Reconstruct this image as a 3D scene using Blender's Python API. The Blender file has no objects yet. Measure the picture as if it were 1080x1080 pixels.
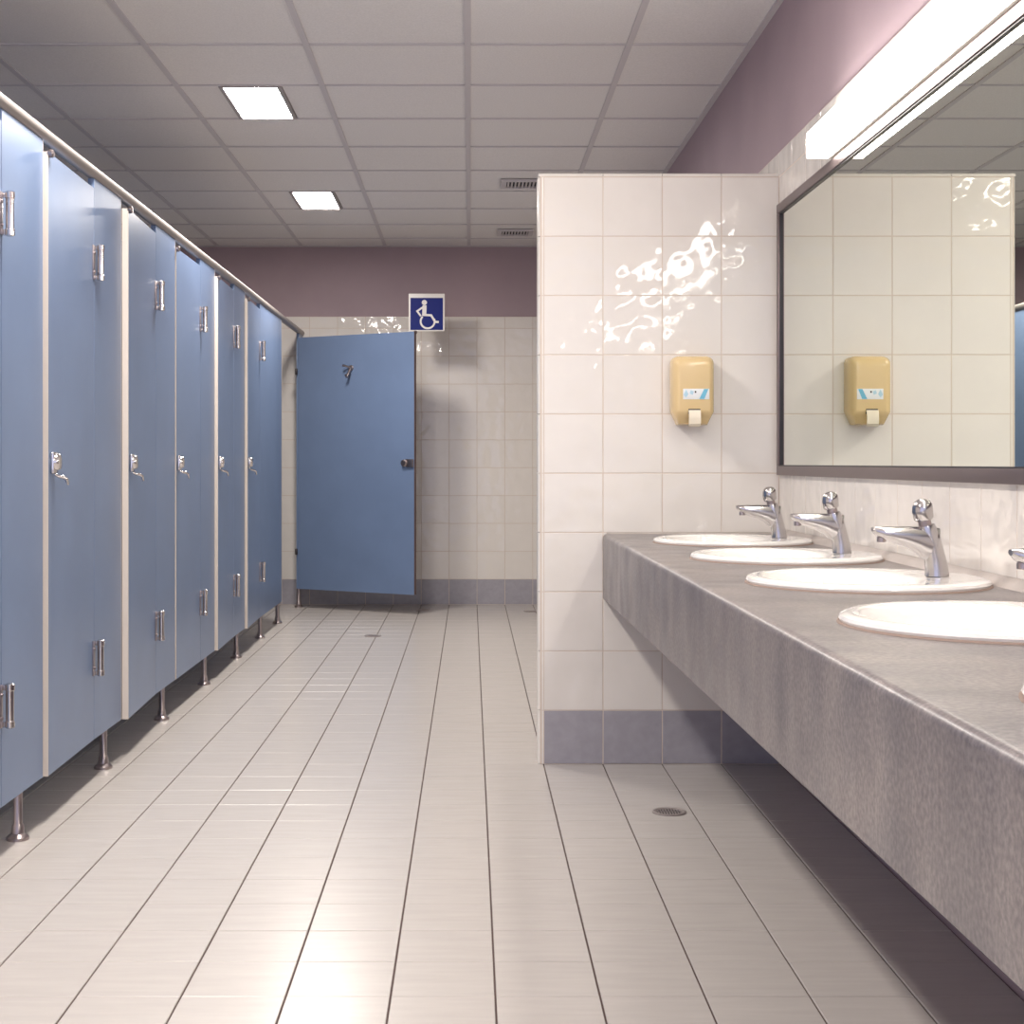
import bpy, bmesh, math, random
from mathutils import Vector, Matrix
random.seed(7)
PI = math.pi
R = math.radians
scene = bpy.context.scene
C = scene.collection

# ------------------------------------------------------------------ camera, world, exposure
# X right, Y away from the camera, Z up, metres
CAM_H = 1.0176
F_PX = 1580.0
cam_d = bpy.data.cameras.new('camera')
cam = bpy.data.objects.new('camera', cam_d)
C.objects.link(cam)
cam.location = (0, 0, CAM_H)
cam.rotation_euler = (R(90), 0, 0)
cam_d.sensor_width = 36.0
cam_d.lens = 36.0 * F_PX / 1080.0
cam_d.shift_x = (540 - 496) / 1080.0
cam_d.shift_y = -(540 - 488) / 1080.0
cam_d.clip_start = 0.05
scene.camera = cam

world = bpy.data.worlds.new('world')
scene.world = world
world.use_nodes = True
wb = world.node_tree.nodes['Background']
wb.inputs['Color'].default_value = (0.72, 0.74, 1.0, 1)
wb.inputs['Strength'].default_value = 1.4  # bluish fill light added through the end left open behind the camera

scene.view_settings.view_transform = 'Standard'
scene.view_settings.look = 'None'
scene.view_settings.gamma = 1.0
scene.view_settings.use_curve_mapping = False
scene.view_settings.exposure = 0.0

PANEL_STRENGTH = 118.0      # recessed ceiling panels
LAMP_STRENGTH = 17.5       # batten lamps above the mirror

# ------------------------------------------------------------------ room dimensions
D_BACK = 10.75
CEIL = CAM_H + 1.551
XR = 1.05
XL = -2.75
Y0 = -1.2
PART_Y = 5.056
T = 0.2
XG = 0.048                 # a joint line of the tile grid
BAND = 0.182
TILE_TOP = 2.065

# ------------------------------------------------------------------ materials
MATS = {}
def mat(name, col, rough=0.5, metal=0.0, noise=None, bump=None, coat=0.0, emit=None, spec=None):
    """noise=(scale, amount, (sx,sy,sz)) varies the colour; bump=(scale, strength, distance)"""
    m = bpy.data.materials.new(name)
    m.use_nodes = True
    nt = m.node_tree
    b = nt.nodes['Principled BSDF']
    b.inputs['Base Color'].default_value = (*col, 1)
    b.inputs['Roughness'].default_value = rough
    b.inputs['Metallic'].default_value = metal
    if coat:
        b.inputs['Coat Weight'].default_value = coat
        b.inputs['Coat Roughness'].default_value = 0.05
    if spec is not None:
        b.inputs['Specular IOR Level'].default_value = spec
    if emit:
        b.inputs['Emission Color'].default_value = (*emit[0], 1)
        b.inputs['Emission Strength'].default_value = emit[1]
    if noise or bump:
        tc = nt.nodes.new('ShaderNodeTexCoord')
        oi = nt.nodes.new('ShaderNodeObjectInfo')
        off = nt.nodes.new('ShaderNodeVectorMath'); off.operation = 'MULTIPLY_ADD'
        off.inputs[0].default_value = (0, 0, 0)
        sc = nt.nodes.new('ShaderNodeVectorMath'); sc.operation = 'SCALE'
        sc.inputs[0].default_value = (37.0, 53.0, 71.0)
        nt.links.new(oi.outputs['Random'], sc.inputs['Scale'])
        add = nt.nodes.new('ShaderNodeVectorMath'); add.operation = 'ADD'
        nt.links.new(tc.outputs['Object'], add.inputs[0])
        nt.links.new(sc.outputs[0], add.inputs[1])
        nt.nodes.remove(off)
        vec = add.outputs[0]
    if noise:
        mp = nt.nodes.new('ShaderNodeMapping')
        mp.inputs['Scale'].default_value = noise[2] if len(noise) > 2 else (1, 1, 1)
        nt.links.new(vec, mp.inputs['Vector'])
        n = nt.nodes.new('ShaderNodeTexNoise')
        n.inputs['Scale'].default_value = noise[0]
        n.inputs['Detail'].default_value = 4
        nt.links.new(mp.outputs[0], n.inputs['Vector'])
        r = nt.nodes.new('ShaderNodeValToRGB')
        a = noise[1]
        r.color_ramp.elements[0].position = 0.3
        r.color_ramp.elements[1].position = 0.7
        r.color_ramp.elements[0].color = (*[max(0, c * (1 - a)) for c in col], 1)
        r.color_ramp.elements[1].color = (*[min(1, c * (1 + a)) for c in col], 1)
        nt.links.new(n.outputs['Fac'], r.inputs['Fac'])
        nt.links.new(r.outputs['Color'], b.inputs['Base Color'])
    if bump:
        n2 = nt.nodes.new('ShaderNodeTexNoise')
        n2.inputs['Scale'].default_value = bump[0]
        n2.inputs['Detail'].default_value = bump[3] if len(bump) > 3 else 1.0
        nt.links.new(vec, n2.inputs['Vector'])
        bp = nt.nodes.new('ShaderNodeBump')
        bp.inputs['Strength'].default_value = bump[1]
        bp.inputs['Distance'].default_value = bump[2]
        nt.links.new(n2.outputs['Fac'], bp.inputs['Height'])
        nt.links.new(bp.outputs['Normal'], b.inputs['Normal'])
    MATS[name] = m
    return m

mat('wall_glaze', (0.80, 0.755, 0.705), 0.035, noise=(5, 0.02), bump=(15, 1.0, 0.0034, 0.6))
mat('trim_glaze', (0.80, 0.755, 0.70), 0.15)
mat('band_glaze', (0.37, 0.355, 0.395), 0.25, noise=(30, 0.06), bump=(14, 0.5, 0.001))
mat('wall_grout', (0.66, 0.56, 0.48), 0.9)
mat('floor_glaze', (0.50, 0.466, 0.438), 0.27, noise=(6, 0.035, (1, 8, 1)), bump=(40, 0.15, 0.0006))
mat('floor_grout', (0.075, 0.045, 0.04), 0.9)
mat('paint', (0.40, 0.305, 0.335), 0.7, noise=(3, 0.05), bump=(120, 0.1, 0.001))
mat('ceiling_fibre', (0.74, 0.71, 0.70), 0.95, noise=(160, 0.06), bump=(220, 0.3, 0.001))
mat('ceiling_grid', (0.56, 0.525, 0.54), 0.6)
mat('void', (0.05, 0.045, 0.05), 0.9)
mat('laminate', (0.155, 0.22, 0.36), 0.34, noise=(4, 0.05), bump=(300, 0.04, 0.0004))
mat('laminate_edge', (0.62, 0.555, 0.50), 0.45)
mat('laminate_edge_dark', (0.12, 0.08, 0.08), 0.5)
mat('chrome', (0.66, 0.63, 0.62), 0.13, 1.0)
mat('tap_chrome', (0.50, 0.48, 0.48), 0.17, 1.0)
mat('dirty_seal', (0.30, 0.22, 0.18), 0.7)
mat('steel', (0.36, 0.31, 0.31), 0.32, 1.0)
mat('aluminium', (0.40, 0.365, 0.35), 0.58, 1.0)
mat('bronze', (0.19, 0.145, 0.145), 0.38, 0.8)
mat('black_plastic', (0.02, 0.015, 0.02), 0.4)
mat('porcelain', (0.86, 0.83, 0.80), 0.07, coat=0.4)
mat('sealant', (0.46, 0.41, 0.38), 0.6, noise=(12, 0.10))
mat('lamp_housing', (0.80, 0.76, 0.70), 0.4)
mat('lamp_glow', (0.9, 0.88, 0.85), 0.4, emit=((1.0, 0.945, 0.885), LAMP_STRENGTH))
mat('panel_glow', (0.9, 0.88, 0.85), 0.4, emit=((1.0, 0.935, 0.87), PANEL_STRENGTH))
mat('panel_frame', (0.32, 0.28, 0.27), 0.45)
mat('cream_plastic', (0.76, 0.57, 0.30), 0.22, noise=(8, 0.02), coat=0.2)
mat('lever_plastic', (0.82, 0.74, 0.60), 0.3)
mat('label_white', (0.80, 0.82, 0.84), 0.3)
mat('label_blue', (0.16, 0.48, 0.66), 0.3)
mat('label_pale', (0.45, 0.66, 0.78), 0.3)
mat('sign_white', (0.82, 0.79, 0.76), 0.4)
mat('sign_blue', (0.009, 0.018, 0.17), 0.45, spec=0.2)
mat('drain_metal', (0.40, 0.35, 0.34), 0.45, 0.7)
mat('drain_hole', (0.02, 0.018, 0.02), 0.8)
mat('mirror_glass', (0.80, 0.83, 0.74), 0.0, 1.0)

def make_stone():
    m = bpy.data.materials.new('stone')
    m.use_nodes = True
    nt = m.node_tree
    b = nt.nodes['Principled BSDF']
    tc = nt.nodes.new('ShaderNodeTexCoord')
    def noise(scale, detail, sc=(1, 1, 1)):
        mp = nt.nodes.new('ShaderNodeMapping'); mp.inputs['Scale'].default_value = sc
        nt.links.new(tc.outputs['Object'], mp.inputs['Vector'])
        n = nt.nodes.new('ShaderNodeTexNoise')
        n.inputs['Scale'].default_value = scale; n.inputs['Detail'].default_value = detail
        nt.links.new(mp.outputs[0], n.inputs['Vector'])
        return n.outputs['Fac']
    def ramp(fac, c0, c1, p0=0.3, p1=0.7):
        r = nt.nodes.new('ShaderNodeValToRGB')
        r.color_ramp.elements[0].position = p0; r.color_ramp.elements[1].position = p1
        r.color_ramp.elements[0].color = (*c0, 1); r.color_ramp.elements[1].color = (*c1, 1)
        nt.links.new(fac, r.inputs['Fac']); return r.outputs['Color']
    def mul(a, bb, f=1.0):
        mx = nt.nodes.new('ShaderNodeMixRGB'); mx.blend_type = 'MULTIPLY'; mx.inputs['Fac'].default_value = f
        nt.links.new(a, mx.inputs[1]); nt.links.new(bb, mx.inputs[2]); return mx.outputs[0]
    base = ramp(noise(7, 5), (0.165, 0.149, 0.152), (0.245, 0.215, 0.203))
    speck = ramp(noise(130, 2), (0.70, 0.69, 0.72), (1.18, 1.17, 1.16), 0.35, 0.68)
    streak = ramp(noise(1.0, 3, (1, 9, 1.0)), (0.74, 0.73, 0.76), (1.10, 1.09, 1.08), 0.34, 0.64)
    nt.links.new(mul(mul(base, speck), streak, 0.75), b.inputs['Base Color'])
    rr = nt.nodes.new('ShaderNodeMapRange')
    rr.inputs['To Min'].default_value = 0.22; rr.inputs['To Max'].default_value = 0.48
    nt.links.new(noise(9, 3), rr.inputs['Value'])
    nt.links.new(rr.outputs[0], b.inputs['Roughness'])
    MATS['stone'] = m
make_stone()

# ------------------------------------------------------------------ mesh helpers
class MB:
    """collects shapes into one mesh"""
    def __init__(self):
        self.v, self.f, self.mi, self.cur = [], [], [], 0
    def add(self, vs, fs):
        o = len(self.v)
        self.v += [tuple(p) for p in vs]
        self.f += [tuple(i + o for i in f) for f in fs]
        self.mi += [self.cur] * len(fs)
        return self
    def box(self, x0, x1, y0, y1, z0, z1, bev=0.0):
        if bev <= 0:
            vs = [(x, y, z) for z in (z0, z1) for y in (y0, y1) for x in (x0, x1)]
            return self.add(vs, [(0, 2, 3, 1), (4, 5, 7, 6), (0, 1, 5, 4), (2, 6, 7, 3), (0, 4, 6, 2), (1, 3, 7, 5)])
        bm = bmesh.new()
        bmesh.ops.create_cube(bm, size=1.0)
        for v in bm.verts:
            v.co = Vector(((x0 + x1) / 2 + v.co.x * (x1 - x0), (y0 + y1) / 2 + v.co.y * (y1 - y0), (z0 + z1) / 2 + v.co.z * (z1 - z0)))
        bmesh.ops.bevel(bm, geom=bm.edges[:], offset=bev, segments=2, profile=0.6, affect='EDGES')
        bm.verts.index_update()
        self.add([v.co for v in bm.verts], [[v.index for v in f.verts] for f in bm.faces])
        bm.free()
        return self
    def loft(self, rings, caps=True, closed=True):
        n = len(rings[0]); vs = [p for r in rings for p in r]; fs = []
        for i in range(len(rings) - 1):
            for j in range(n if closed else n - 1):
                k = (j + 1) % n
                fs.append((i * n + j, i * n + k, (i + 1) * n + k, (i + 1) * n + j))
        if caps:
            fs.append(tuple(reversed(range(n))))
            fs.append(tuple((len(rings) - 1) * n + j for j in range(n)))
        return self.add(vs, fs)
    def tube(self, pts, r, n=10):
        pts = [Vector(p) for p in pts]
        rs = r if isinstance(r, (list, tuple)) else [r] * len(pts)
        rings = []
        for i, p in enumerate(pts):
            t = (pts[min(i + 1, len(pts) - 1)] - pts[max(i - 1, 0)]).normalized()
            a = Vector((0, 0, 1)) if abs(t.z) < 0.9 else Vector((1, 0, 0))
            u = t.cross(a).normalized(); w = t.cross(u).normalized()
            rings.append([p + u * (rs[i] * math.cos(2 * PI * k / n)) + w * (rs[i] * math.sin(2 * PI * k / n)) for k in range(n)])
        return self.loft(rings)
    def lathe(self, prof, c=(0, 0, 0), n=24, axis='z', caps=True):
        rings = []
        for r, h in prof:
            ring = []
            for k in range(n):
                a = 2 * PI * k / n
                p = (r * math.cos(a), r * math.sin(a), h)
                if axis == 'x': p = (p[2], p[0], p[1])
                if axis == 'y': p = (p[0], p[2], p[1])
                ring.append((p[0] + c[0], p[1] + c[1], p[2] + c[2]))
            rings.append(ring)
        return self.loft(rings, caps)
    def build(self, name, m, parent=None, loc=(0, 0, 0), rot=(0, 0, 0), smooth=True, kind=None):
        me = mesh_of(name, self.v, self.f, m, smooth, self.mi)
        return link(name, me, parent, loc, rot, kind)

def mesh_of(name, v, f, m, smooth=True, mi=None):
    me = bpy.data.meshes.new(name)
    me.from_pydata([tuple(p) for p in v], [], [tuple(q) for q in f])
    bm = bmesh.new(); bm.from_mesh(me)
    bmesh.ops.recalc_face_normals(bm, faces=bm.faces[:])
    bm.to_mesh(me); bm.free()
    for mm in (m if isinstance(m, (list, tuple)) else [m]):
        me.materials.append(MATS[mm])
    if mi and isinstance(m, (list, tuple)):
        me.polygons.foreach_set('material_index', mi)
    if smooth:
        me.polygons.foreach_set('use_smooth', [True] * len(me.polygons))
        me.set_sharp_from_angle(angle=R(38))
    me.update()
    return me

def link(name, me, parent=None, loc=(0, 0, 0), rot=(0, 0, 0), kind=None):
    o = bpy.data.objects.new(name, me)
    C.objects.link(o)
    o.location = loc; o.rotation_euler = rot
    if parent: o.parent = parent
    if kind: o['kind'] = kind
    return o

def tag(o, label, cat, group=None):
    o['label'] = label; o['category'] = cat
    if group: o['group'] = group
    return o

def thing(name, label, cat, loc=(0, 0, 0), rotz=0, group=None):
    o = bpy.data.objects.new(name, None)
    C.objects.link(o)
    o.location = loc; o.rotation_euler = (0, 0, rotz)
    o.empty_display_size = 0.1
    return tag(o, label, cat, group)

def struct(name, mb, m, label, cat, smooth=False):
    o = mb.build(name, m, smooth=smooth)
    o['kind'] = 'structure'; o['label'] = label; o['category'] = cat
    return o

# ------------------------------------------------------------------ tiles
TILE_MESH = {}
def tile_data(w, h, m, th=0.008, ch=0.0013):
    key = (round(w, 4), round(h, 4), m, th)
    if key not in TILE_MESH:
        v, f = tile_vf(w, h, th, ch)
        TILE_MESH[key] = mesh_of('tile', v, f, m, smooth=False)
    return TILE_MESH[key]
def tile_vf(w, h, th=0.008, ch=0.0013):
    a, b = w / 2, h / 2
    v = [(-a, -b, 0), (a, -b, 0), (a, b, 0), (-a, b, 0)]
    v += [(-a, -b, th - ch), (a, -b, th - ch), (a, b, th - ch), (-a, b, th - ch)]
    v += [(-a + ch, -b + ch, th), (a - ch, -b + ch, th), (a - ch, b - ch, th), (-a + ch, b - ch, th)]
    f = [(8, 9, 10, 11)]
    for i in range(4):
        j = (i + 1) % 4
        f += [(i, j, j + 4, i + 4), (i + 4, j + 4, j + 8, i + 8)]
    return v, f

ROT = {'up': Matrix.Identity(3),
       'back': Matrix.Rotation(R(90), 3, 'X'),
       'right': Matrix.Rotation(R(-90), 3, 'Z') @ Matrix.Rotation(R(90), 3, 'X'),
       'left': Matrix.Rotation(R(90), 3, 'Z') @ Matrix.Rotation(R(90), 3, 'X'),
       'down': Matrix.Rotation(R(180), 3, 'X')}

def put_tile(name, center, w, h, facing, m, parent, jig=0.15, th=0.008):
    o = link(name, tile_data(w, h, m, th), parent)
    j = Matrix.Rotation(R(random.uniform(-jig, jig)), 3, 'X') @ Matrix.Rotation(R(random.uniform(-jig, jig)), 3, 'Y')
    o.matrix_local = Matrix.Translation(center) @ (ROT[facing] @ j).to_4x4()
    return o

class TileField:
    """the tiles too far, too hidden or too many to be single objects"""
    def __init__(self): self.mb = MB()
    def add(self, center, w, h, facing, mi=0, th=0.008):
        v, f = tile_vf(w, h, th)
        M = ROT[facing]; c = Vector(center)
        self.mb.cur = mi
        self.mb.add([M @ Vector(p) + c for p in v], f)
    def build(self, name, mats, parent):
        if self.mb.f:
            self.mb.build(name, mats, parent, smooth=False, kind='stuff')

def grid_lines(lo, hi, ref, step):
    k = math.ceil((lo - ref) / step + 1e-6)
    L = [lo]
    while ref + k * step < hi - 1e-6:
        if ref + k * step - L[-1] > 0.004: L.append(ref + k * step)
        k += 1
    L.append(hi)
    return L
ROWS = [0, BAND] + [BAND + T * k for k in range(1, 10)] + [TILE_TOP]
JOINT = 0.0024
FJX, FJY = 0.0036, 0.0022

def tile_wall(parent, facing, plane, lo, hi, ref, rows, single, step=T, th=0.008):
    """tiles on a wall. single(a, b, z0, z1) says whether the tile is an object of its own"""
    L = grid_lines(lo, hi, ref, step)
    field = TileField()
    for i in range(len(L) - 1):
        for j in range(len(rows) - 1):
            a, b, z0, z1 = L[i], L[i + 1], rows[j], rows[j + 1]
            w, h = b - a - JOINT, z1 - z0 - JOINT
            if w < 0.005 or h < 0.005: continue
            if facing == 'back': c = ((a + b) / 2, plane, (z0 + z1) / 2)
            else: c = (plane, (a + b) / 2, (z0 + z1) / 2)
            m = 'band_glaze' if j == 0 and z0 < 0.01 else 'wall_glaze'
            s = single(a, b, z0, z1)
            if s: put_tile('base_tile' if m == 'band_glaze' else 'wall_tile', c, w, h, facing, m, parent, th=th)
            elif s is not None: field.add(c, w, h, facing, 1 if m == 'band_glaze' else 0, th)
    field.build('tile_field', ['wall_glaze', 'band_glaze'], parent)

# ------------------------------------------------------------------ floor
floor = struct('floor', MB().box(XL, XR, Y0, D_BACK, -0.10, -0.0035), 'floor_grout',
               'pale beige square tiled washroom floor with dark joints', 'floor')
fx = grid_lines(XL, XR, XG, T)
fy = grid_lines(Y0, D_BACK, PART_Y, T)
ffield = TileField()
for i in range(len(fx) - 1):
    for j in range(len(fy) - 1):
        a, b, c, d = fx[i], fx[i + 1], fy[j], fy[j + 1]
        w, h = b - a - FJX, d - c - FJY
        if w < 0.005 or h < 0.005: continue
        cx, cy = (a + b) / 2, (c + d) / 2
        if 2.6 < cy < 6.3 and cx > max(-1.55, -0.32 * cy - 0.15) and not (cx > 0.25 and cy > PART_Y + 0.1):
            o = put_tile('floor_tile', (cx, cy, -0.008 + random.uniform(-0.0003, 0.0003)), w, h, 'up', 'floor_glaze', floor, 0.05)
        else:
            ffield.add((cx, cy, -0.008), w, h, 'up')
ffield.build('tile_field', 'floor_glaze', floor)

# ------------------------------------------------------------------ walls
GB = 0.0072     # grout bed thickness
TH = 0.008
def wall_with_bed(name, facing, box, bed, label):
    w = struct(name, MB().box(*box), 'paint', label, 'wall')
    MB().box(*bed).build('grout_bed', 'wall_grout', w, smooth=False)
    return w
wall_back = wall_with_bed('wall_back', 'back', (XL - 0.1, XR + 0.1, D_BACK, D_BACK + 0.12, -0.1, CEIL + 0.1),
                          (XL, XR, D_BACK - GB, D_BACK, 0, TILE_TOP), 'far wall with cream tiles below mauve grey paint')
tile_wall(wall_back, 'back', D_BACK, XL, XR, XG, ROWS, lambda a, b, z0, z1: (-1.56 < a < 0.46))

wall_right = wall_with_bed('wall_right', 'right', (XR, XR + 0.12, Y0, D_BACK, -0.1, CEIL + 0.1),
                           (XR - GB, XR, Y0, D_BACK, BAND + 3 * T - 0.05, TILE_TOP), 'right hand wall behind the mirror, cream tiles below mauve grey paint')
def right_single(a, b, z0, z1):
    if a >= PART_Y + 0.1 - 1e-4: return z0 > 1.9 and a < 6.2
    if b > PART_Y + 1e-3: return True if z0 > 1.9 else None
    if b <= PART_Y + 1e-3 and z1 < 0.8: return None  # hidden wall under the counter left untiled to deepen the shade there
    return a > 1.0 and (0.7 < z0 < 0.9 or z0 > 1.7)
tile_wall(wall_right, 'right', XR, Y0, D_BACK, PART_Y, ROWS, right_single)

wall_left = wall_with_bed('wall_left', 'left', (XL - 0.12, XL, Y0, D_BACK, -0.1, CEIL + 0.1),
                          (XL, XL + GB, Y0, D_BACK, 0, TILE_TOP), 'left hand wall behind the blue cubicles')
tile_wall(wall_left, 'left', XL, Y0, D_BACK, PART_Y, ROWS, lambda a, b, z0, z1: False)

# half height tiled partition at the end of the wash counter
PX0, PT = 0.248, 0.10
part = struct('wall_partition', MB().box(PX0 - 0.012, XR, PART_Y + 0.0009, PART_Y + PT - 0.001, 0, 1.984), 'wall_grout',
              'freestanding cream tiled partition at the end of the wash counter', 'wall')
tile_wall(part, 'back', PART_Y + TH, PX0, XR - TH, XG, ROWS[:-1], lambda *a: True)
for j in range(10):                                   # rounded corner trims up the free edge
    z0, z1 = ROWS[j] + JOINT / 2, ROWS[j + 1] - JOINT / 2
    prof = []
    for k in range(7):
        a = PI / 2 * k / 6
        prof.append((PX0 - JOINT / 2 - 0.018 * math.sin(a), PART_Y + 0.018 * (1 - math.cos(a))))
    prof += [(PX0 - 0.018 - JOINT / 2, PART_Y + PT), (PX0 - JOINT / 2, PART_Y + PT)]
    MB().loft([[(x, y, z) for x, y in prof] for z in (z0, z1)]).build('edge_trim', 'trim_glaze', part)
xs = grid_lines(PX0 - 0.018, XR - TH, XG, T)
xs = [xs[0]] + [x for x in xs[1:] if x > PX0 + 0.01]
for i in range(len(xs) - 1):                          # capping along the top
    prof = []
    for k in range(7):
        a = PI / 2 * k / 6
        prof.append((PART_Y + 0.012 * (1 - math.cos(PI / 2 - a)) if False else PART_Y + 0.012 * (1 - math.sin(PI / 2 - a)) , 1.984 + 0.012 * math.sin(a)))
    prof = [(PART_Y + 0.012 * (1 - math.cos(PI / 2 * k / 6)), 1.984 + 0.012 * math.sin(PI / 2 * k / 6)) for k in range(7)]
    prof += [(PART_Y + PT, 1.996), (PART_Y + PT, 1.984)]
    MB().loft([[(x, y, z) for y, z in prof] for x in (xs[i] + 0.001, xs[i + 1] - 0.001)]).build('top_trim', 'trim_glaze', part)

# ------------------------------------------------------------------ ceiling
ceiling = struct('ceiling', MB().box(XL - 0.1, XR + 0.1, Y0, D_BACK + 0.1, CEIL + 0.10, CEIL + 0.2), 'void',
                 'suspended ceiling of pale square fibre tiles', 'ceiling')
cxs = grid_lines(XL, XR, -0.01, 0.6)
cys = grid_lines(Y0, D_BACK, D_BACK - 0.387, 0.6)
LIGHT_ROWS = [8.563, 6.163, 3.763, 1.363]
PAN_X0, PAN_X1 = -1.03, -0.79
def is_light_cell(x0, y0):
    return abs(x0 + 1.21) < 0.02 and any(abs(y0 - q) < 0.02 for q in LIGHT_ROWS)
BARW = 0.024
for i in range(len(cxs) - 1):
    for j in range(len(cys) - 1):
        x0, x1, y0, y1 = cxs[i], cxs[i + 1], cys[j], cys[j + 1]
        spans = [(x0, x1)]
        if is_light_cell(x0, y0):
            spans = [(x0, PAN_X0 - 0.006), (PAN_X1 + 0.006, x1)]
        for s0, s1 in spans:
            w, h = s1 - s0 - 0.012, y1 - y0 - 0.012
            if w < 0.02 or h < 0.02: continue
            put_tile('ceiling_tile', ((s0 + s1) / 2, (y0 + y1) / 2, CEIL + 0.012 + random.uniform(-0.001, 0.001)), w, h, 'down', 'ceiling_fibre', ceiling, 0.05)
for x in cxs[1:-1]:
    MB().box(x - BARW / 2, x + BARW / 2, Y0, D_BACK, CEIL - 0.001, CEIL + 0.03).build('grid_bar', 'ceiling_grid', ceiling, smooth=False)
cross = {}
for i in range(len(cxs) - 1):
    x0, x1 = cxs[i] + BARW / 2, cxs[i + 1] - BARW / 2
    me = None
    for y in cys[1:-1]:
        if me is None:
            o = MB().box(x0, x1, -0.008, 0.008, -0.001, 0.03).build('cross_bar', 'ceiling_grid', ceiling, (0, y, CEIL), smooth=False)
            me = o.data
        else:
            link('cross_bar', me, ceiling, (0, y, CEIL))
for nm, bx in (('edge_angle', (XR - 0.022, XR, Y0, D_BACK, CEIL - 0.003, CEIL + 0.02)),
               ('edge_angle', (XL, XL + 0.022, Y0, D_BACK, CEIL - 0.003, CEIL + 0.02)),
               ('edge_angle', (XL, XR, D_BACK - 0.022, D_BACK, CEIL - 0.003, CEIL + 0.02))):
    MB().box(*bx).build(nm, 'ceiling_grid', ceiling, smooth=False)

# recessed ceiling lights
for y, lab in zip(LIGHT_ROWS, ('small lit ceiling panel light farthest away, near the far wall',
                               'lit ceiling panel light cut by the top edge of the picture',
                               'lit ceiling panel light overhead in front of the partition',
                               'lit ceiling panel light overhead nearest the camera')):
    t = thing('ceiling_light', lab, 'ceiling light', ((PAN_X0 + PAN_X1) / 2, y + 0.3, CEIL), 0, 'recessed ceiling lights')
    hx, hy = 0.12, 0.288
    mb = MB()
    for s in (-1, 1):
        mb.box(s * hx - 0.009, s * hx + 0.009, -hy, hy, -0.004, 0.05)
    for s in (-1, 1):
        mb.box(-hx + 0.009, hx - 0.009, s * (hy - 0.005) - 0.005, s * (hy - 0.005) + 0.005, -0.004, 0.05)
    mb.build('frame', 'panel_frame', t, smooth=False)
    MB().add([(-hx + 0.009, -hy + 0.01, 0.004), (hx - 0.009, -hy + 0.01, 0.004), (hx - 0.009, hy - 0.01, 0.004), (-hx + 0.009, hy - 0.01, 0.004)],
             [(3, 2, 1, 0)]).build('diffuser', 'panel_glow', t, smooth=False)

# ceiling air vents
for x, y, lab in ((0.29, 8.31, 'grey slatted ceiling vent nearer the camera, half hidden by the partition'),
                  (0.30, 10.07, 'grey slatted ceiling vent farther away, near the far wall')):
    t = thing('ceiling_vent', lab, 'vent', (x, y, CEIL), 0, 'ceiling vents')
    h = 0.12
    mb = MB()
    mb.box(-h, h, -h, -h + 0.03, -0.012, 0.0); mb.box(-h, h, h - 0.03, h, -0.012, 0.0)
    mb.box(-h, -h + 0.03, -h + 0.03, h - 0.03, -0.012, 0.0); mb.box(h - 0.03, h, -h + 0.03, h - 0.03, -0.012, 0.0)
    mb.build('frame', 'ceiling_grid', t, smooth=False)
    MB().box(-h + 0.03, h - 0.03, -h + 0.03, h - 0.03, -0.0015, 0.0).build('duct_opening', 'void', t, smooth=False)
    for k in range(9):
        xx = -h + 0.03 + (k + 0.5) * 0.02
        MB().add([(xx - 0.005, -h + 0.03, -0.011), (xx + 0.005, -h + 0.03, -0.004), (xx + 0.005, h - 0.03, -0.004), (xx - 0.005, h - 0.03, -0.011),
                  (xx - 0.0035, -h + 0.03, -0.012), (xx + 0.0065, -h + 0.03, -0.005), (xx + 0.0065, h - 0.03, -0.005), (xx - 0.0035, h - 0.03, -0.012)],
                 [(0, 1, 2, 3), (7, 6, 5, 4), (0, 4, 5, 1), (1, 5, 6, 2), (2, 6, 7, 3), (3, 7, 4, 0)]).build('slat', 'ceiling_grid', t, smooth=False)

# ------------------------------------------------------------------ toilet cubicles
SX = -1.21                 # plane of the cubicle fronts
PTH = 0.02                 # panel thickness
ZB, ZT, ZR = 0.135, 1.893, 1.925
DOORW, PITCH, S0 = 0.57, 0.942, 5.15

def foot(parent, y, x=-0.012):
    MB().lathe([(0.030, 0), (0.030, 0.008), (0.024, 0.014), (0.018, 0.018), (0.0155, 0.04), (0.0125, 0.044), (0.0125, ZB + 0.002)], n=20).build('foot', 'steel', parent, (x, y, 0))

def hinge(parent, z, y=0.0, flip=1):
    mb = MB()
    x0 = PTH / 2
    for q in (-1, 1):
        mb.box(x0, x0 + 0.026, y - 0.008, y + 0.008, z + q * 0.048 - 0.007, z + q * 0.048 + 0.007, 0.002)
    mb.lathe([(0.008, -0.058), (0.0125, -0.055), (0.0125, -0.040), (0.0105, -0.038), (0.0105, 0.038), (0.0125, 0.040), (0.0125, 0.055), (0.008, 0.058)], (x0 + 0.021, y, z), 16)
    mb.build('hinge_barrel', 'chrome', parent)
    mb = MB().box(x0, x0 + 0.004, y - 0.024, y - 0.001, z - 0.055, z + 0.055, 0.001)
    for q in (-1, 1):
        mb.lathe([(0.005, 0.0), (0.005, 0.003), (0.003, 0.0045)], (x0 + 0.004, y - 0.014, z + q * 0.030), 10, 'x')
    mb.build('hinge_leaf', 'steel', parent)

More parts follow.
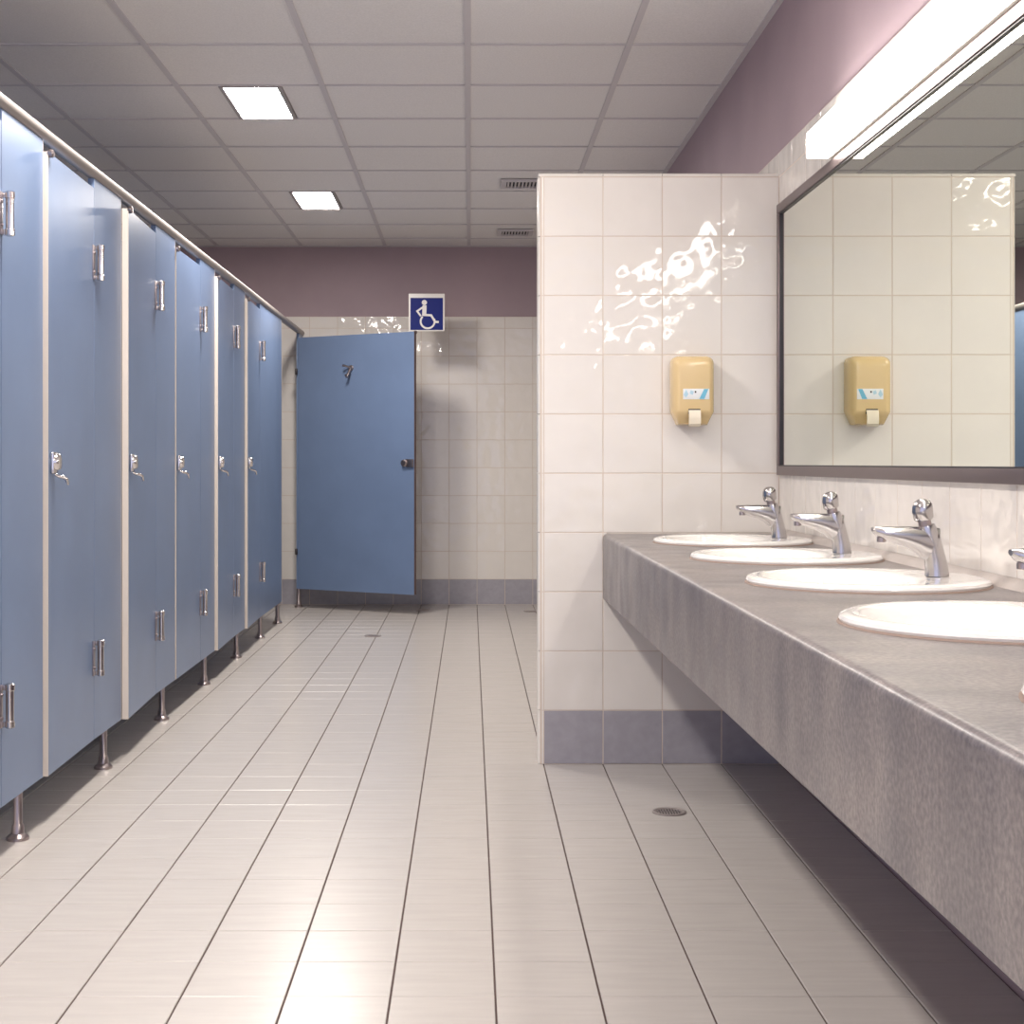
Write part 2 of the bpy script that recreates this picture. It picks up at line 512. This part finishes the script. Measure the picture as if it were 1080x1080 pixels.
def lock(parent, y, z=1.02, side=1):
    mb = MB()
    x0 = side * PTH / 2
    mb.lathe([(0.025, 0), (0.025, side * 0.018), (0.021, side * 0.024), (0.008, side * 0.026)], (x0, y, z), 24, 'x')
    mb.box(min(x0, x0 + side * 0.012), max(x0, x0 + side * 0.012), y - 0.026, y + 0.026, z - 0.034, z + 0.028, 0.005)
    mb.build('lock', 'chrome', parent)
    pts = [(x0 + side * 0.008, y + 0.002, z - 0.036), (x0 + side * 0.018, y + 0.006, z - 0.042), (x0 + side * 0.028, y + 0.012, z - 0.043),
           (x0 + side * 0.037, y + 0.018, z - 0.050), (x0 + side * 0.041, y + 0.021, z - 0.066)]
    MB().tube(pts, [0.004, 0.0045, 0.0055, 0.0055, 0.0035], 10).build('lock_lever', 'chrome', parent)

def door_panel(parent, loc, rotz, w, bumper=True, strip='laminate_edge'):
    """a leaf hinged at its local origin that reaches to y = -w"""
    d = MB().box(-PTH / 2, PTH / 2, -w + 0.003, -0.003, ZB, ZT).build('door', 'laminate', parent, loc, (0, 0, rotz), smooth=False)
    MB().box(-PTH / 2 - 0.0006, PTH / 2 + 0.0012, -w, -w + 0.003, ZB, ZT).build('edge_strip', strip, d, smooth=False)
    if bumper:
        MB().lathe([(0.010, 0), (0.012, 0.004), (0.012, 0.014), (0.008, 0.018)], (PTH / 2 - 0.003, -w + 0.010, ZT - 0.004), 16, 'x').build('corner_bumper', 'steel', d)
    return d

AJAR = {-2: 0.0, -1: 1.2, 0: 2.25, 1: 0.2, 2: 1.35, 3: 1.3}
NAMES = {-2: 'blue toilet cubicle nearest the camera, at the very left edge',
         -1: 'blue toilet cubicle just before the first door with a broad white edge',
         0: 'blue toilet cubicle whose ajar door shows the broadest white edge',
         1: 'blue toilet cubicle with flush shut door, next after the broad white door edge',
         2: 'blue toilet cubicle with slightly ajar door, third after the broad white edge',
         3: 'blue toilet cubicle with slightly ajar door, last before the open accessible cubicle'}
for k in range(-2, 4):
    s = S0 + PITCH * k
    t = thing('toilet_cubicle', NAMES[k], 'toilet cubicle', (SX, s, 0), 0, 'blue toilet cubicles along the left wall')
    p1 = PITCH if k < 3 else 9.53 - s
    d = door_panel(t, (0, DOORW, 0), R(AJAR[k]), DOORW - 0.004)
    hinge(d, 1.655); hinge(d, 0.395)
    lock(d, -DOORW + 0.05)
    MB().box(-PTH / 2, PTH / 2, DOORW + 0.001, p1 - 0.003, ZB, ZR).build('front_panel', 'laminate', t, smooth=False)
    MB().box(-PTH / 2, PTH / 2 + 0.0005, p1 - 0.003, p1 - 0.0005, ZB, ZR).build('panel_edge', 'laminate_edge', t, smooth=False)
    foot(t, DOORW + 0.21 if k < 3 else DOORW + 0.15)
    if k == 3: foot(t, p1 - 0.04)
    ys = DOORW + 0.19 if k < 3 else p1 - 0.12
    MB().box(XL - SX + 0.03, -PTH / 2 - 0.001, ys - 0.009, ys + 0.009, ZB, ZT).build('side_panel', 'laminate', t, smooth=False)

# accessible cubicle at the far end with its door standing open
HX, HY = SX, 10.50
fx_, fy_ = -0.373, 10.0
ang = math.atan2(fx_ - HX, HY - fy_)
wd = math.hypot(fx_ - HX, HY - fy_)
t = thing('accessible_cubicle', 'accessible toilet cubicle by the far wall with wide blue door open', 'toilet cubicle', (HX, HY, 0))
MB().box(-PTH / 2, PTH / 2, 0.012, D_BACK - TH - HY - 0.004, ZB, ZR).build('hinge_panel', 'laminate', t, smooth=False)
foot(t, 0.06, 0.0)
d = door_panel(t, (0.006, 0, 0), ang, wd, strip='laminate_edge_dark')
for z in (0.395, 1.655):
    MB().lathe([(0.006, -0.022), (0.009, -0.018), (0.009, 0.018), (0.006, 0.022)], (-PTH / 2 - 0.010, 0.004, z), 12).build('hinge', 'black_plastic', d)
# coat hook on the inside face of the open door
mb = MB()
mb.lathe([(0.020, 0), (0.020, -0.006), (0.012, -0.010)], (-PTH / 2, -wd * 0.47, 1.665), 16, 'x')
mb.tube([(-PTH / 2 - 0.006, -wd * 0.47, 1.668), (-PTH / 2 - 0.03, -wd * 0.47 + 0.02, 1.678), (-PTH / 2 - 0.052, -wd * 0.47 + 0.035, 1.682)], [0.008, 0.006, 0.009], 10)
mb.tube([(-PTH / 2 - 0.006, -wd * 0.47, 1.66), (-PTH / 2 - 0.03, -wd * 0.47, 1.63), (-PTH / 2 - 0.05, -wd * 0.47, 1.60), (-PTH / 2 - 0.065, -wd * 0.47, 1.615)], [0.012, 0.010, 0.008, 0.009], 10)
mb.build('coat_hook', 'steel', d)
mb = MB()
mb.box(-PTH / 2 - 0.016, -PTH / 2, -wd + 0.006, -wd + 0.062, 0.988, 1.042, 0.003)
mb.lathe([(0.024, 0), (0.024, -0.020), (0.018, -0.026)], (-PTH / 2, -wd + 0.074, 1.015), 20, 'x')
mb.build('latch', 'steel', d)

# one rail along the top of every cubicle
rail = MB()
rail.tube([(0, 2.6, 0), (0, D_BACK - TH - 0.002, 0)], 0.021, 20)
o = rail.build('top_rail', 'aluminium', None, (SX, 0, 1.946))
tag(o, 'long metal tube rail along the tops of the blue cubicles', 'rail')

# ------------------------------------------------------------------ sign
SW, SH = 0.247, 0.257
t = thing('accessible_sign', 'square blue sign with white wheelchair symbol above the open door', 'sign', ((450 - 496) * 10.27 / 1580, 10.27, 2.048))
MB().box(-SW / 2, SW / 2, 0, 0.006, -SH / 2, SH / 2, 0.0015).build('board', 'sign_white', t)
MB().box(-SW / 2 + 0.012, SW / 2 - 0.012, -0.001, 0.0, -SH / 2 + 0.008, SH / 2 - 0.029).build('blue_field', 'sign_blue', t, smooth=False)
def uv(p): return ((p[0] - 525.5) * SW / 165.0, -(p[1] - 876.5) * SH / 173.0)
sym = MB()
lay = [0]
def plate(ring):
    lay[0] += 1
    y0 = -0.0018 - 0.00006 * lay[0]
    sym.loft([[(p[0], y, p[1]) for p in ring] for y in (-0.0009, y0)])
def disc(c, r, n=28):
    u, v = uv(c); rr = r * SW / 165.0
    plate([(u + rr * math.cos(2 * PI * k / n), v + rr * math.sin(2 * PI * k / n)) for k in range(n)])
def stroke(pts, w):
    P = [Vector(uv(p)) for p in pts]; w = w / 2 * SW / 165.0
    left, right = [], []
    for i, p in enumerate(P):
        d0 = (P[i] - P[max(i - 1, 0)]); d1 = (P[min(i + 1, len(P) - 1)] - P[i])
        if d0.length < 1e-9: d0 = d1
        if d1.length < 1e-9: d1 = d0
        n0 = Vector((-d0.y, d0.x)).normalized(); n1 = Vector((-d1.y, d1.x)).normalized()
        m = (n0 + n1).normalized(); m = m * (w / max(0.4, m.dot(n0)))
        left.append(p + m); right.append(p - m)
    for i in range(len(P) - 1):
        pass
    n = len(P); lay[0] += 1
    y0 = -0.0018 - 0.00006 * lay[0]
    rings = [[(left[i].x, -0.0009, left[i].y), (left[i].x, y0, left[i].y), (right[i].x, y0, right[i].y), (right[i].x, -0.0009, right[i].y)] for i in range(n)]
    sym.loft(rings)
disc((515, 831), 12)
stroke([(516, 844), (514, 893)], 19)
stroke([(512, 850), (482, 871), (499, 894)], 8.5)
stroke([(506, 888), (546, 890), (564, 920), (581, 921)], 10)
stroke([(530 + 32 * math.cos(a), 918 - 32 * math.sin(a)) for a in [R(136 + 7.0 * k) for k in range(36)]], 8.5)
sym.build('wheelchair_symbol', 'sign_white', t, smooth=False)
MB().tube([(0, 0.005, 0), (0, D_BACK - TH - 10.27 + 0.002, 0)], 0.008, 12).build('wall_bracket', 'steel', t)
MB().lathe([(0.03, 0.0), (0.03, 0.008)], (0, D_BACK - 10.27 - 0.008, 0), 20, 'y').build('bracket_plate', 'steel', t)

# ------------------------------------------------------------------ floor drains
for x, y, lab in ((0.579, 4.36, 'round metal floor drain in front of the tiled partition'),
                  (-0.573, 8.79, 'round metal floor drain in the middle of the aisle, left of centre'),
                  (-0.328, 10.33, 'small floor drain in the shadow below the open blue door'),
                  (0.416, 10.25, 'small floor drain at the far wall, half hidden by the partition')):
    t = thing('floor_drain', lab, 'drain', (x, y, 0), 0, 'floor drains')
    MB().lathe([(0.036, 0.0005), (0.050, 0.0005), (0.050, 0.003), (0.047, 0.0042), (0.040, 0.0042), (0.036, 0.002)], n=32, caps=False).build('ring', 'drain_metal', t)
    MB().lathe([(0.0365, 0.0004), (0.0365, 0.0012)], n=28).build('well', 'drain_hole', t, smooth=False)
    g = MB()
    for k in range(-4, 5):
        L = math.sqrt(max(0, 0.0375 ** 2 - (k * 0.008) ** 2))
        g.box(k * 0.008 - 0.0022, k * 0.008 + 0.0022, -L, L, 0.001, 0.0034)
    g.box(-0.0375, 0.0375, -0.002, 0.002, 0.001, 0.0034)
    g.build('grate', 'drain_metal', t, smooth=False)

# ------------------------------------------------------------------ wash counter
CZ = 0.7776
CX0 = 0.448
CY0, CY1 = 0.55, PART_Y - 0.001
SINK_Y = [4.49, 3.73, 2.97, 2.21, 1.45]
SINK_X = 0.785
SA, SB = 0.233, 0.247
counter = thing('wash_counter', 'long grey speckled stone wash counter with deep apron', 'counter', (CX0, CY0, 0))
def counter_top():
    mb = MB()
    th = 0.03
    xa, xb = 0.02, XR - TH - 0.002 - CX0
    bounds = [CY1] + [(SINK_Y[i] + SINK_Y[i + 1]) / 2 for i in range(4)] + [SINK_Y[-1] - 0.38]
    for i, sy in enumerate(SINK_Y):
        yb, ya = bounds[i] - CY0, bounds[i + 1] - CY0
        cx, cy = SINK_X - CX0, sy - CY0
        angs = [2 * PI * k / 48 for k in range(48)]
        angs += [math.atan2(yy - cy, xx - cx) % (2 * PI) for xx in (xa, xb) for yy in (ya, yb)]
        angs = sorted(set(round(a, 6) for a in angs))
        inn, out = [], []
        for a in angs:
            ca, sa = math.cos(a), math.sin(a)
            inn.append((cx + (SA - 0.03) * ca, cy + (SB - 0.03) * sa))
            tx = ((xb - cx) / ca) if ca > 1e-9 else ((xa - cx) / ca if ca < -1e-9 else 1e9)
            ty = ((yb - cy) / sa) if sa > 1e-9 else ((ya - cy) / sa if sa < -1e-9 else 1e9)
            q = min(tx, ty)
            out.append((cx + q * ca, cy + q * sa))
        n = len(angs)
        v = [(x, y, z) for z in (CZ, CZ - th) for x, y in inn + out]
        f = []
        for k in range(n):
            j = (k + 1) % n
            f += [(k, n + k, n + j, j), (2 * n + j, 3 * n + j, 3 * n + k, 2 * n + k), (j, 2 * n + j, 2 * n + k, k)]
        mb.add(v, f)
    e = bounds[-1] - CY0
    mb.box(xa, xb, 0, e, CZ - th, CZ)
    return mb
counter_top().build('counter_top', 'stone', counter, smooth=False)
# apron with a rounded nose, its lower edge rising slightly towards the camera
def apron_ring(y, zb):
    r = 0.014
    p = [(0.03, zb + 0.0), (0.004, zb), (0.0, zb + 0.004)]
    p += [(r - r * math.cos(PI / 2 * k / 6), CZ - r + r * math.sin(PI / 2 * k / 6)) for k in range(7)]
    p += [(0.02, CZ), (0.02, CZ - 0.03), (0.03, CZ - 0.03)]
    return [(x, y, z) for x, z in p]
rings = []
for k in range(25):
    y = (CY1 - CY0) * k / 24
    rings.append(apron_ring(y, 0.591 - 0.034 * k / 24))
MB().loft(rings).build('apron', 'stone', counter)
MB().loft([[(XR - TH - CX0 - 0.002, y, CZ), (XR - TH - CX0 - 0.022, y, CZ), (XR - TH - CX0 - 0.016, y, CZ + 0.008), (XR - TH - CX0 - 0.006, y, CZ + 0.018), (XR - TH - CX0 - 0.002, y, CZ + 0.020)]
           for y in (0, CY1 - CY0 - 0.001)]).build('wall_seal', 'sealant', counter)
MB().loft([[(x, CY1 - CY0 - 0.0005, CZ), (x, CY1 - CY0 - 0.008, CZ), (x, CY1 - CY0 - 0.004, CZ + 0.005), (x, CY1 - CY0 - 0.0005, CZ + 0.006)]
           for x in (0.012, XR - TH - CX0 - 0.024)]).build('end_seal', 'sealant', counter)
MB().box(0.032, XR - TH - CX0 - 0.003, 0.0, 0.03, 0.001, CZ - 0.031).build('end_light_block', 'stone', counter, smooth=False)  # unseen panel added to keep light from entering below the counter
for y in (0.05, 2.2):                         # wall brackets that carry the slab
    MB().box(0.20, XR - TH - CX0 - 0.003, y, y + 0.04, CZ - 0.09, CZ - 0.031).build('support_bracket', 'steel', counter, smooth=False)

# basins and taps
BAS = ['white oval basin next to the tiled partition', 'white oval basin second from the tiled partition',
       'white oval basin third from the tiled partition', 'white oval basin fourth from the tiled partition',
       'white oval basin nearest the camera']
TAP = ['chrome push tap next to the tiled partition', 'chrome push tap on the second basin from the partition',
       'chrome push tap on the third basin, only its spout in the picture', 'chrome push tap on the fourth basin from the partition',
       'chrome push tap on the basin nearest the camera']
def ell(cx, a, b, z, n=56, e=2.0):
    out = []
    for k in range(n):
        q = 2 * PI * k / n
        out.append((cx + a * math.cos(q), b * math.sin(q), z))
    return out
def make_basin():
    t = thing('wash_basin', BAS[0], 'basin', (SINK_X, SINK_Y[0], CZ), 0, 'white basins in the counter')
    r = [ell(0, 0.229, 0.243, 0.0005), ell(0, 0.2335, 0.2475, 0.003), ell(0, 0.235, 0.249, 0.007), ell(0, 0.2325, 0.2465, 0.0118), ell(0, 0.225, 0.239, 0.0148),
         ell(-0.002, 0.217, 0.230, 0.0157), ell(-0.030, 0.178, 0.208, 0.0150), ell(-0.046, 0.158, 0.196, 0.0132), ell(-0.050, 0.151, 0.190, 0.0080),
         ell(-0.052, 0.146, 0.184, -0.004), ell(-0.053, 0.136, 0.171, -0.038), ell(-0.052, 0.118, 0.147, -0.077), ell(-0.048, 0.085, 0.105, -0.109),
         ell(-0.042, 0.045, 0.052, -0.124), ell(-0.040, 0.020, 0.022, -0.128)]
    MB().loft([ell(0, 0.226, 0.240, 0.0002), ell(0, 0.2375, 0.2515, 0.0002), ell(0, 0.2355, 0.2495, 0.0032), ell(0, 0.230, 0.244, 0.0034)], caps=False).build('rim_seal', 'dirty_seal', t)
    under = [ell(-0.040, 0.024, 0.026, -0.140), ell(-0.045, 0.09, 0.11, -0.118), ell(-0.052, 0.128, 0.158, -0.078), ell(-0.05, 0.154, 0.192, -0.02), ell(-0.03, 0.19, 0.205, -0.002)]
    MB().loft(r + under + [r[0]], caps=False).build('bowl', 'porcelain', t)
    MB().lathe([(0.026, -0.1255), (0.024, -0.1235), (0.012, -0.1265), (0.002, -0.1268)], (-0.040, 0, 0), 24, caps=False).build('waste_ring', 'chrome', t)
    MB().tube([(-0.040, 0, -0.138), (-0.040, 0, -0.24), (0.02, 0, -0.27), (0.12, 0, -0.26), (0.24, 0, -0.25)], 0.017, 12).build('waste_pipe', 'steel', t)
    return t
def oval(c, ry, rv, tilt=0.0, n=20, sq=1.0):
    """ring across the X-Z path: half width ry across Y, rv in the path's normal, tilt = angle of that normal from +Z towards +X"""
    out = []
    for k in range(n):
        q = 2 * PI * k / n
        cs, sn = math.cos(q), math.sin(q)
        cs = math.copysign(abs(cs) ** sq, cs); sn = math.copysign(abs(sn) ** sq, sn)
        out.append((c[0] + rv * sn * math.sin(tilt), c[1] + ry * cs, c[2] + rv * sn * math.cos(tilt)))
    return out
def horiz(cx, rx, ry, z, n=20, tilt=0.0):
    return [(cx + rx * math.cos(2 * PI * k / n), ry * math.sin(2 * PI * k / n), z + tilt * rx * math.cos(2 * PI * k / n)) for k in range(n)]
def make_tap():
    t = thing('push_tap', TAP[0], 'tap', (0.925, SINK_Y[0], CZ + 0.0154), 0, 'chrome push taps')
    body = [horiz(0, 0.0235, 0.0235, 0), horiz(0, 0.0225, 0.0225, 0.012), horiz(-0.003, 0.0213, 0.0215, 0.032), horiz(-0.008, 0.0200, 0.0205, 0.056),
            horiz(-0.014, 0.0195, 0.0205, 0.078, tilt=0.15), horiz(-0.020, 0.0180, 0.0195, 0.094, tilt=0.25), horiz(-0.022, 0.0165, 0.0180, 0.100, tilt=0.25)]
    MB().loft(body).build('body', 'tap_chrome', t)
    sp = [oval((-0.004, 0, 0.060), 0.0200, 0.036, 0.25), oval((-0.022, 0, 0.0665), 0.0205, 0.0320, 0.35, sq=0.9), oval((-0.040, 0, 0.0730), 0.0205, 0.0260, 0.28, sq=0.85),
          oval((-0.060, 0, 0.0775), 0.0205, 0.0212, 0.16, sq=0.8), oval((-0.082, 0, 0.0805), 0.0200, 0.0175, 0.08, sq=0.8),
          oval((-0.105, 0, 0.0845), 0.0185, 0.0135, 0.0, sq=0.8), oval((-0.121, 0, 0.0890), 0.0150, 0.0090, -0.05, sq=0.85), oval((-0.128, 0, 0.0920), 0.0095, 0.0048, -0.05)]
    MB().loft(sp).build('spout', 'tap_chrome', t)
    MB().lathe([(0.0080, 0.0672), (0.0090, 0.0682), (0.0090, 0.0755), (0.008, 0.078)], (-0.110, 0, 0), 16).build('aerator', 'steel', t)
    MB().loft([horiz(-0.0225, 0.0125, 0.0125, 0.098, tilt=0.25), horiz(-0.0255, 0.0125, 0.0125, 0.112, tilt=0.25)]).build('collar', 'steel', t)
    kn = [horiz(-0.0255, 0.0155, 0.0155, 0.110, 12, 0.2), horiz(-0.0262, 0.0190, 0.0190, 0.114, 12, 0.2), horiz(-0.0285, 0.0205, 0.0205, 0.130, 12, 0.2),
          horiz(-0.0292, 0.0195, 0.0195, 0.140, 12, 0.18), horiz(-0.0300, 0.0150, 0.0150, 0.148, 12, 0.15), horiz(-0.0305, 0.0070, 0.0070, 0.152, 12, 0.1)]
    MB().loft(kn).build('push_button', 'tap_chrome', t)
    return t
def copy_tree(root, loc, label):
    r = root.copy(); C.objects.link(r); r.location = loc; r['label'] = label
    for ch in list(root.children):
        c = ch.copy(); C.objects.link(c); c.parent = r
        for g in list(ch.children):
            e = g.copy(); C.objects.link(e); e.parent = c
    return r
basin = make_basin(); tap = make_tap()
for i in range(1, 5):
    copy_tree(basin, (SINK_X, SINK_Y[i], CZ), BAS[i])
    copy_tree(tap, (0.925, SINK_Y[i], CZ + 0.0154), TAP[i])

# ------------------------------------------------------------------ mirror
MZ0, MZ1 = 0.976, 1.880
MY0, MY1 = 0.85, 5.02
t = thing('wall_mirror', 'long wall mirror in a bronze metal frame above the basins', 'mirror', (XR - TH, MY0, MZ0))
L, H = MY1 - MY0, MZ1 - MZ0
fd, fw = 0.016, 0.030
def bar(y0, y1, z0, z1):
    MB().box(-fd, -0.0005, y0, y1, z0, z1, 0.002).build('frame_bar', 'bronze', t)
bar(0, L, 0, fw); bar(0, L, H - fw, H); bar(0, fw, fw, H - fw); bar(L - fw, L, fw, H - fw)
for y0, y1, z0, z1 in ((fw, L - fw, fw, fw + 0.004), (fw, L - fw, H - fw - 0.004, H - fw), (fw, fw + 0.004, fw + 0.004, H - fw - 0.004), (L - fw - 0.004, L - fw, fw + 0.004, H - fw - 0.004)):
    MB().box(-0.012, -0.006, y0, y1, z0, z1).build('gasket', 'black_plastic', t, smooth=False)
MB().box(-0.006, -0.0008, fw - 0.002, L - fw + 0.002, fw - 0.002, H - fw + 0.002).build('glass', 'mirror_glass', t, smooth=False)

# ------------------------------------------------------------------ lamps above the mirror
LY1 = 4.262
LLEN = 1.54
for i, lab in enumerate(('lit white batten lamp above the far end of the mirror', 'lit white batten lamp above the middle of the mirror',
                         'lit white batten lamp above the near end of the mirror')):
    y1 = LY1 - i * (LLEN + 0.02); y0 = y1 - LLEN
    t = thing('wall_lamp', lab, 'wall lamp', (XR - TH, y0, 1.879), 0, 'batten lamps above the mirror')
    MB().box(-0.024, -0.0005, 0, LLEN, 0.004, 0.076, 0.002).build('housing', 'lamp_housing', t)
    MB().box(-0.087, -0.0245, 0.006, LLEN - 0.006, 0.003, 0.076, 0.006).build('diffuser', 'lamp_glow', t)
    for y in (0.0, LLEN - 0.005):
        MB().box(-0.0875, -0.0245, y, y + 0.005, 0.0025, 0.0765, 0.0015).build('end_cap', 'lamp_housing', t)

# ------------------------------------------------------------------ soap dispenser
DX, DZ = 0.742, 1.143
t = thing('soap_dispenser', 'cream plastic soap dispenser on the tiled partition', 'soap dispenser', (DX, PART_Y, DZ))
def outline(hw, z0, z1, cz, cw, r, y, ybot=None):
    """half outline: bottom corners chamfered (cz high, cw wide), top corners rounded"""
    pts = [(hw - cw, z0), (hw, z0 + cz)]
    for k in range(7):
        a = PI / 2 * k / 6
        pts.append((hw - r + r * math.cos(a), z1 - r * 0.8 + r * 0.8 * math.sin(a)))
    full = pts + [(-x, z) for x, z in reversed(pts)]
    return [(x, y, z) for x, z in full]
H = 0.231
rings = [outline(0.069, 0.002, H, 0.045, 0.020, 0.026, -0.0008),
         outline(0.0705, 0.000, H, 0.044, 0.021, 0.028, -0.045),
         outline(0.0690, 0.004, H - 0.002, 0.040, 0.021, 0.028, -0.066),
         outline(0.0640, 0.030, H - 0.008, 0.012, 0.010, 0.026, -0.084),
         outline(0.0580, 0.041, H - 0.016, 0.004, 0.004, 0.022, -0.0925),
         outline(0.0480, 0.047, H - 0.028, 0.003, 0.003, 0.016, -0.0960)]
MB().loft(rings).build('cover', 'cream_plastic', t)
fyy = -0.0962
MB().box(-0.0255, 0.0615 - 0.0, fyy - 0.0012, fyy + 0.006, 0.0845, 0.1195, 0.001).build('label_plate', 'label_white', t).location = (-0.012, 0, 0)
def flat(name, pts, m, dy=-0.0016):
    MB().loft([[(x + 0.006, fyy + dy, z) for x, z in pts], [(x + 0.006, fyy + dy + 0.0006, z) for x, z in pts]]).build(name, m, t, smooth=False)
flat('label_stripe', [(0.010, 0.0855), (0.027, 0.0855), (0.040, 0.1185), (0.026, 0.1185)], 'label_blue')
flat('label_stripe', [(-0.042, 0.100), (-0.034, 0.090), (-0.026, 0.102), (-0.034, 0.117)], 'label_pale')
flat('label_stripe', [(-0.022, 0.104), (-0.012, 0.099), (-0.008, 0.110), (-0.018, 0.115)], 'label_pale')
flat('sight_glass', [(-0.005, 0.106), (0.000, 0.106), (0.000, 0.112), (-0.005, 0.112)], 'drain_hole', -0.002)
MB().box(-0.020, 0.020, fyy - 0.0005, fyy + 0.01, 0.036, 0.053, 0.001).build('slot', 'black_plastic', t)
lev = []
for y, z, th in ((fyy + 0.004, 0.046, 0.003), (fyy - 0.006, 0.046, 0.005), (fyy - 0.011, 0.036, 0.005), (fyy - 0.012, 0.016, 0.005), (fyy - 0.010, 0.000, 0.005), (fyy - 0.004, -0.004, 0.004)):
    lev.append([(-0.0195, y - th / 2, z + th / 2), (0.0195, y - th / 2, z + th / 2), (0.0195, y + th / 2, z - th / 2), (-0.0195, y + th / 2, z - th / 2)])
MB().loft(lev).build('push_lever', 'lever_plastic', t)
